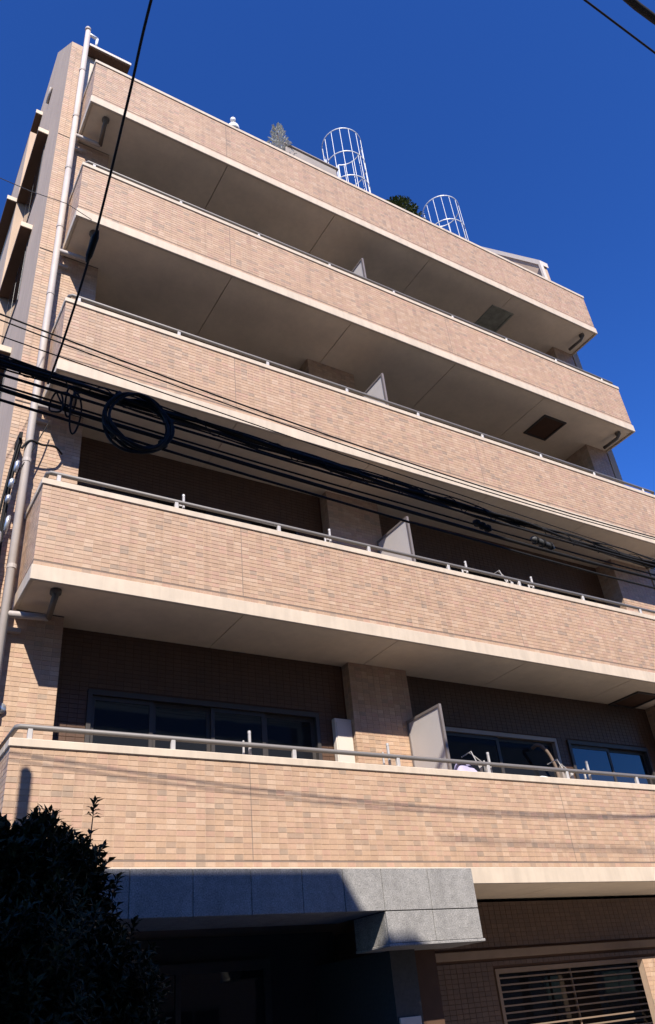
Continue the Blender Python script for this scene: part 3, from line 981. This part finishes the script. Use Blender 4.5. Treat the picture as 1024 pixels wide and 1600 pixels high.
# main telephone bundle: carrier with lashed cables; every span hangs as a shallow parabola
YB = -3.6
def span(y, c, x0=-14.0, x1=NX, n=60):
    out = []
    for i in range(n+1):
        u = i/n
        x = x0+(x1-x0)*u
        xx = max(-3.0, min(8.0, x))
        z = c[0]*xx*xx+c[1]*xx+c[2]
        sl = 2*c[0]*xx+c[1]
        z += (x-xx)*sl*0.6
        out.append(Vector((x, y, z)))
    return out
ORG = Vector((LX, YB, 5.34))
bd = empty('cable_bundle', 'thickest black cable bundle crossing below the third balcony front', 'cable', ORG, 'overhead cables across the facade')
rr = random.Random(9)
bp = span(YB, (0.0021, -0.0390, 5.298), n=300)
for s, (oy, oz, r) in enumerate(((0, 0.016, 0.012), (0.018, -0.006, 0.013), (-0.018, -0.010, 0.012), (0.008, -0.028, 0.010), (-0.014, 0.026, 0.006), (0.014, -0.044, 0.006), (-0.01, -0.058, 0.005))):
    mb = MB(); ph = s*1.1
    pts = []
    for i, q in enumerate(bp):
        pts.append(q+Vector((0, oy+0.009*math.sin(i*0.41+ph), oz+0.012*math.cos(i*0.33+ph)+0.008*math.sin(i*0.9+ph*2)))-ORG)
    mb.tube(pts, r, 7); mb.build('strand', 'black', bd, True)
mb = MB(); sp = []
for i in range(1400):
    t = i/1399*(len(bp)-1); a, f = int(t), t-int(t)
    q = bp[min(a, len(bp)-1)].lerp(bp[min(a+1, len(bp)-1)], f)
    w = i*2.0*math.pi/11
    sp.append(q+Vector((0, 0.036*math.cos(w), -0.012+0.044*math.sin(w)))-ORG)
mb.tube(sp, 0.004, 4); mb.build('spiral_hanger', 'black', bd)

def wire(name, label, pts, r, mat='black', grp='overhead cables across the facade', jit=0.0):
    rr = random.Random(int(r*1e5)+len(label))
    base = pts[0].copy()
    mb = MB(); mb.tube([q-base+Vector((0, rr.uniform(-jit, jit), rr.uniform(-jit, jit))) for q in pts], r, 8)
    return tag(mb.build(name, mat, None, True, base), label, 'cable', grp)
wire('overhead_cable', 'thin black cable just under the thick bundle, above the coil ring centre', span(YB-0.04, (0.0026, -0.027, 5.165)), 0.009, jit=0.003)
wire('overhead_cable', 'second thin black cable under the bundle, passing through the coil', span(YB+0.02, (0.0026, -0.031, 5.130)), 0.007, jit=0.003)
wire('overhead_cable', 'heavier black cable crossing the middle of the coil ring', span(YB, (0.0050, -0.044, 5.073)), 0.014, jit=0.004)
wire('overhead_cable', 'lowest black cable crossing the foot of the coil ring', span(YB, (0.0048, -0.0475, 4.985)), 0.009, jit=0.003)
YE = -2.6
wire('overhead_wire', 'upper of two brown wires running across the third balcony front', span(YE, (0.0083, -0.0857, 6.635)), 0.0075)
wire('overhead_wire', 'lower of two brown wires running across the third balcony front', span(YE, (0.0087, -0.0842, 6.575)), 0.006)
wire('overhead_wire', 'faint thin wire below the pair of brown wires', span(YB, (0.0022, -0.0631, 5.470)), 0.004)
wire('service_wire', 'thin pale wire from left edge to the fourth balcony corner', [Vector(p) for p in ((-9.0, -9.6, 8.2), (-3.0, -3.2, 9.2), (-1.11, -1.2, 10.236), (-0.721, -0.8, 10.75), (-0.218, -0.4, 11.32), (0.20, -0.016, 11.70))], 0.005, 'greycable', 'service wires')
wire('drop_wire', 'black drop wire rising steeply from the bundle to the top edge', smooth([(-0.706, -3.6, 5.26), (-0.703, -3.9, 5.36), (-0.722, -4.5, 5.545), (-0.80, -5.3, 5.70), (-0.863, -5.8, 5.69), (-0.98, -7.0, 5.6), (-1.1, -8.58, 5.6)], 10), 0.0068, grp='service wires')
mb = MB(); mb.tube([(0, 0.10, -0.03), (0, 0.06, -0.015), (0, -0.05, 0.015), (0, -0.09, 0.03)], [0.008, 0.019, 0.019, 0.008], 10)
tag(mb.build('wire_splice', 'black', None, True, (-0.722, -4.5, 5.545)), 'black splice sleeve on the steep drop wire', 'splice')
wire('overhead_wire', 'thin wire crossing the top right corner of the sky', smooth([(2.0, -6.0, 9.6), (4.99, -6.0, 9.50), (7.6, -6.0, 9.42), (12, -6.0, 9.35), (30, -6.0, 9.6)], 6), 0.010, grp='wires over the sky')
wire('overhead_wire', 'thicker cable in the extreme top right corner', smooth([(2.0, -6.0, 10.95), (6.3, -6.0, 10.78), (9, -6.0, 10.66), (14, -6.0, 10.5), (30, -6.0, 10.6)], 20), 0.045, grp='wires over the sky', jit=0.01)

# coil of spare cable
c = empty('cable_coil', 'round coil of spare black cable hanging in the bundle', 'cable coil', (-0.138, YB-0.04, 5.125))
for s in range(6):
    mb = MB(); pts = []
    rx, rz = 0.222+rr.uniform(-0.03, 0.018), 0.208+rr.uniform(-0.022, 0.018)
    ph = rr.uniform(0, 6.28); oy = rr.uniform(-0.035, 0.035)
    for i in range(49):
        t = 2*math.pi*i/48
        pts.append((rx*math.cos(t), oy+0.014*math.sin(3*t+ph), rz*math.sin(t)+0.012*math.sin(2*t+ph)-(0.02 if s % 2 else 0)))
    mb.tube(pts, 0.0095, 7, False); mb.build('turn', 'black', c, True)
for t in (0.3, 2.2, 4.0, 5.6):
    mb = MB()
    p = Vector((0.22*math.cos(t), 0, 0.205*math.sin(t))); d = Vector((-math.sin(t), 0, math.cos(t)))
    mb.tube([p-d*0.010, p+d*0.010], 0.034, 8); mb.build('cable_tie', 'black', c)
# slack loops at the branch-off point
c = empty('slack_loop', 'tangle of small black slack loops left of the coil', 'cable coil', (-0.60, YB, 5.15))
for s in range(4):
    mb = MB(); pts = []
    a, b = rr.uniform(0.03, 0.07), rr.uniform(0.07, 0.15)
    ox, oz, ph = rr.uniform(-0.08, 0.10), rr.uniform(-0.06, 0.05), rr.uniform(0, 6.28)
    for i in range(33):
        t = 2*math.pi*i/32
        pts.append((ox+a*math.cos(t), 0.03*math.sin(t+ph), oz+b*math.sin(t)+0.02*math.sin(2*t+ph)))
    mb.tube(pts, 0.006, 6, False); mb.build('loop', 'black', c, True)
# closures on the bundle
def closure(label, x, z, ln, r, mat):
    c = empty('cable_closure', label, 'cable closure', (x, YB, z), 'cable closures')
    mb = MB(); mb.tube([(-ln, 0, 0.02), (-ln*0.8, 0, 0.018), (ln*0.8, 0, -0.018), (ln, 0, -0.02)], [0.012, r, r, 0.012], 12); mb.build('body', mat, c, True)
    for q in (-0.6, 0.0, 0.6):
        mb = MB(); mb.tube([(ln*q-0.01, 0, -0.02*q), (ln*q+0.01, 0, -0.02*q)], r+0.008, 12); mb.build('strap', 'black', c)
closure('black cable closure on the bundle, left of the grey one', 2.78, 5.06, 0.09, 0.024, 'black')
closure('grey cable closure hanging below the bundle near the right edge', 3.45, 5.045, 0.13, 0.030, 'greycable')

# steel pole just beyond the left edge; its shadow lies on the lowest front
c = empty('utility_pole', 'slim steel cable pole beside the left edge', 'utility pole', (-1.21, -3.0, GZ))
mb = MB(); mb.tube([(0, 0, -0.2), (0, 0, 3.4), (0, 0, 6.80)], [0.075, 0.065, 0.052], 14); mb.build('pole', 'steel', c, True)
mb = MB(); mb.tube([(0, 0, 6.80), (0, 0, 6.84)], [0.046, 0.02], 14); mb.build('cap', 'steel', c, True)
for z, a, b in ((4.98, -0.66, 0.065), (5.16, -0.66, 0.065)):
    mb = MB(); mb.box(-0.02, 0.02, a, b, z-0.015, z+0.015); mb.build('crossarm', 'steel', c)
for x, nm in ((-14.0, 'grey concrete utility pole far to the left'), (NX, 'grey concrete utility pole far to the right')):
    c = empty('utility_pole', nm, 'utility pole', (x, -3.0, GZ))
    mb = MB(); mb.tube([(0, 0, -0.2), (0, 0, 10.5)], [0.17, 0.12], 16); mb.build('pole', 'concretepole', c, True)
    for z in (5.6, 6.6):
        mb = MB(); mb.box(-0.14, 0.14, -0.16, 0.6, z-0.04, z+0.04); mb.build('crossarm', 'steel', c)

# cable riser strapped beside the downpipe
c = empty('cable_riser', 'bunch of black service cables with silver fittings beside the downpipe', 'cables', (-0.21, 0.60, 7.98))
rr = random.Random(21)
for s in range(5):
    mb = MB()
    o = rr.uniform(-0.03, 0.03)
    pts = [(0.0+o, 0.02*s-0.04, 0.02), (-0.03+o, 0.02*s-0.04, -0.25), (-0.06+o*1.5, 0.02*s-0.05, -0.7), (-0.08+o*2, 0.0, -1.3), (-0.05+o*1.5, 0.02*s-0.04, -2.0), (0.0+o, 0.02*s-0.04, -2.6), (0.0+o, 0.03*s-0.04, -7.7)]
    mb.tube(smooth(pts, 8), rr.uniform(0.009, 0.015), 7); mb.build('riser_cable', 'black', c, True)
mb = MB(); mb.tube(smooth([(0.02, -0.04, -0.12), (0.07, -0.05, -0.02), (0.13, -0.04, 0.03), (0.25, -0.02, 0.02), (0.40, 0.0, 0.055), (0.52, 0.12, 0.06)], 8), 0.014, 8); mb.build('link_cable', 'black', c, True)
mb = MB(); mb.tube(smooth([(0.30, 0.05, 0.42), (0.22, 0.0, 0.15), (0.10, -0.03, -0.25), (0.02, -0.03, -0.45), (0.0, -0.05, -0.65)], 8), 0.008, 6); mb.build('link_cable', 'black', c, True)
for (dx, dz, r, h) in ((0.0, -0.35, 0.028, 0.16), (-0.03, -0.62, 0.032, 0.12), (-0.04, -0.85, 0.03, 0.10), (-0.01, -1.12, 0.026, 0.20), (-0.09, -1.35, 0.04, 0.35)):
    mb = MB(); mb.tube([(dx, -0.09, dz), (dx-0.01, -0.09, dz-h*0.2), (dx-0.02, -0.09, dz-h)], [r*0.6, r, r*0.8], 10)
    mb.build('fitting', 'steel', c, True)
mb = MB(); mb.box(-0.035, 0.005, -0.08, 0.19, 0.0, 0.09); mb.build('bracket', 'black', c)

# ------------------------------------------------------------------ house across the street (behind the viewpoint); it shades the entrance
h = empty('opposite_house', 'grey stucco house across the street, behind the viewpoint', 'house', (0, 0, GZ))
YH = -8.6
mb = MB()
mb.prism_y([(-12.0, -0.1), (0.36, -0.1), (0.36, 10.66), (0.20, 10.79), (-0.07, 10.79), (-0.38, 11.0), (-0.62, 11.41), (-12.0, 11.41)], YH-7.0, YH)
mb.build('wall', 'house', h)
for fz in (0.9, 3.7, 6.5, 9.0):
    for x in (-9.5, -6.8, -4.1):
        mb = MB(); mb.box(x-0.8, x+0.8, YH-0.02, YH+0.03, fz, fz+1.3); w = mb.build('window', 'frame', h)
        for a in (-0.74, 0.03):
            mb = MB(); mb.box(x+a, x+a+0.71, YH+0.0305, YH+0.036, fz+0.06, fz+1.24); mb.build('pane', 'glass', w)
mb = MB(); mb.box(-2.6, -1.7, YH-0.02, YH+0.03, 0, 2.1); mb.build('door', 'brown', h)

def added_house(label, x0, x1, top, mat, yf):  # unseen houses added to block low sky and shape bounced street light
    h = empty('opposite_house', label, 'house', (x0, yf, GZ))
    mb = MB(); mb.box(0, x1-x0, -7.0, 0, -0.1, top-GZ); mb.build('wall', mat, h)
    mb = MB(); mb.box(-0.05, x1-x0+0.05, -7.05, 0.05, top-GZ+0.001, top-GZ+0.08); mb.build('roof', 'lot', h)  # pale roof added to bounce sunlight up to the soffits
    fz = 0.9
    while fz < top-2.2:
        x = 1.3
        while x < x1-x0-1.0:
            mb = MB(); mb.box(x-0.7, x+0.7, -0.02, 0.03, fz, fz+1.25); w = mb.build('window', 'frame', h)
            for a in (-0.64, 0.03):
                mb = MB(); mb.box(x+a, x+a+0.61, 0.0305, 0.036, fz+0.06, fz+1.19); mb.build('pane', 'glass', w)
            x += 2.4
        fz += 2.8
added_house('brown house added across the street to block low sky, left of the grey stucco one', -24.0, -12.5, 10.9, 'core', YH-0.1)
added_house('low tan house added across the street to shape bounced light, right of the grey stucco one', 0.7, 8.4, 5.0, 'core', YH-0.1)
added_house('low brown house added across the street to shape bounced light, second right of the grey stucco one', 8.9, 16.5, 4.8, 'core', YH)
added_house('low grey house added across the street to shape bounced light, far right of the row', 17.0, 30.0, 5.2, 'core', YH-0.2)
def block(label, x0, x1, yb, top, mat):  # unseen apartment blocks added to cut off the bright low sky
    h = empty('sky_blocker', label, 'building', (x0, yb, GZ))
    w = x1-x0
    mb = MB(); mb.box(0, w, -12, 0, -0.1, top-GZ); mb.build('wall', mat, h)
    mb = MB(); mb.box(-0.2, w+0.2, -12.2, 0.2, top-GZ+0.001, top-GZ+0.4); mb.build('roof', 'house', h)
    z = 1.2
    while z < top-2.5:
        mb = MB(); mb.box(0.6, w-0.6, 0.001, 0.05, z, z+1.4); mb.build('window_band', 'glass', h)
        z += 3.0
block('grey apartment block added far behind the viewpoint to block low sky', -14, 10, -52, 36, 'house')
block('tan apartment block added far behind the viewpoint to block low sky, right of the grey one', 11, 34, -50, 34, 'render')
block('brown apartment block added far behind the viewpoint to block low sky, far right', 35, 62, -46, 36, 'core')
block('tan apartment block added far behind the viewpoint to block low sky, left of the grey one', -38, -15, -52, 35, 'render')
block('brown apartment block added far behind the viewpoint to block low sky, far left', -64, -39, -46, 36, 'core')
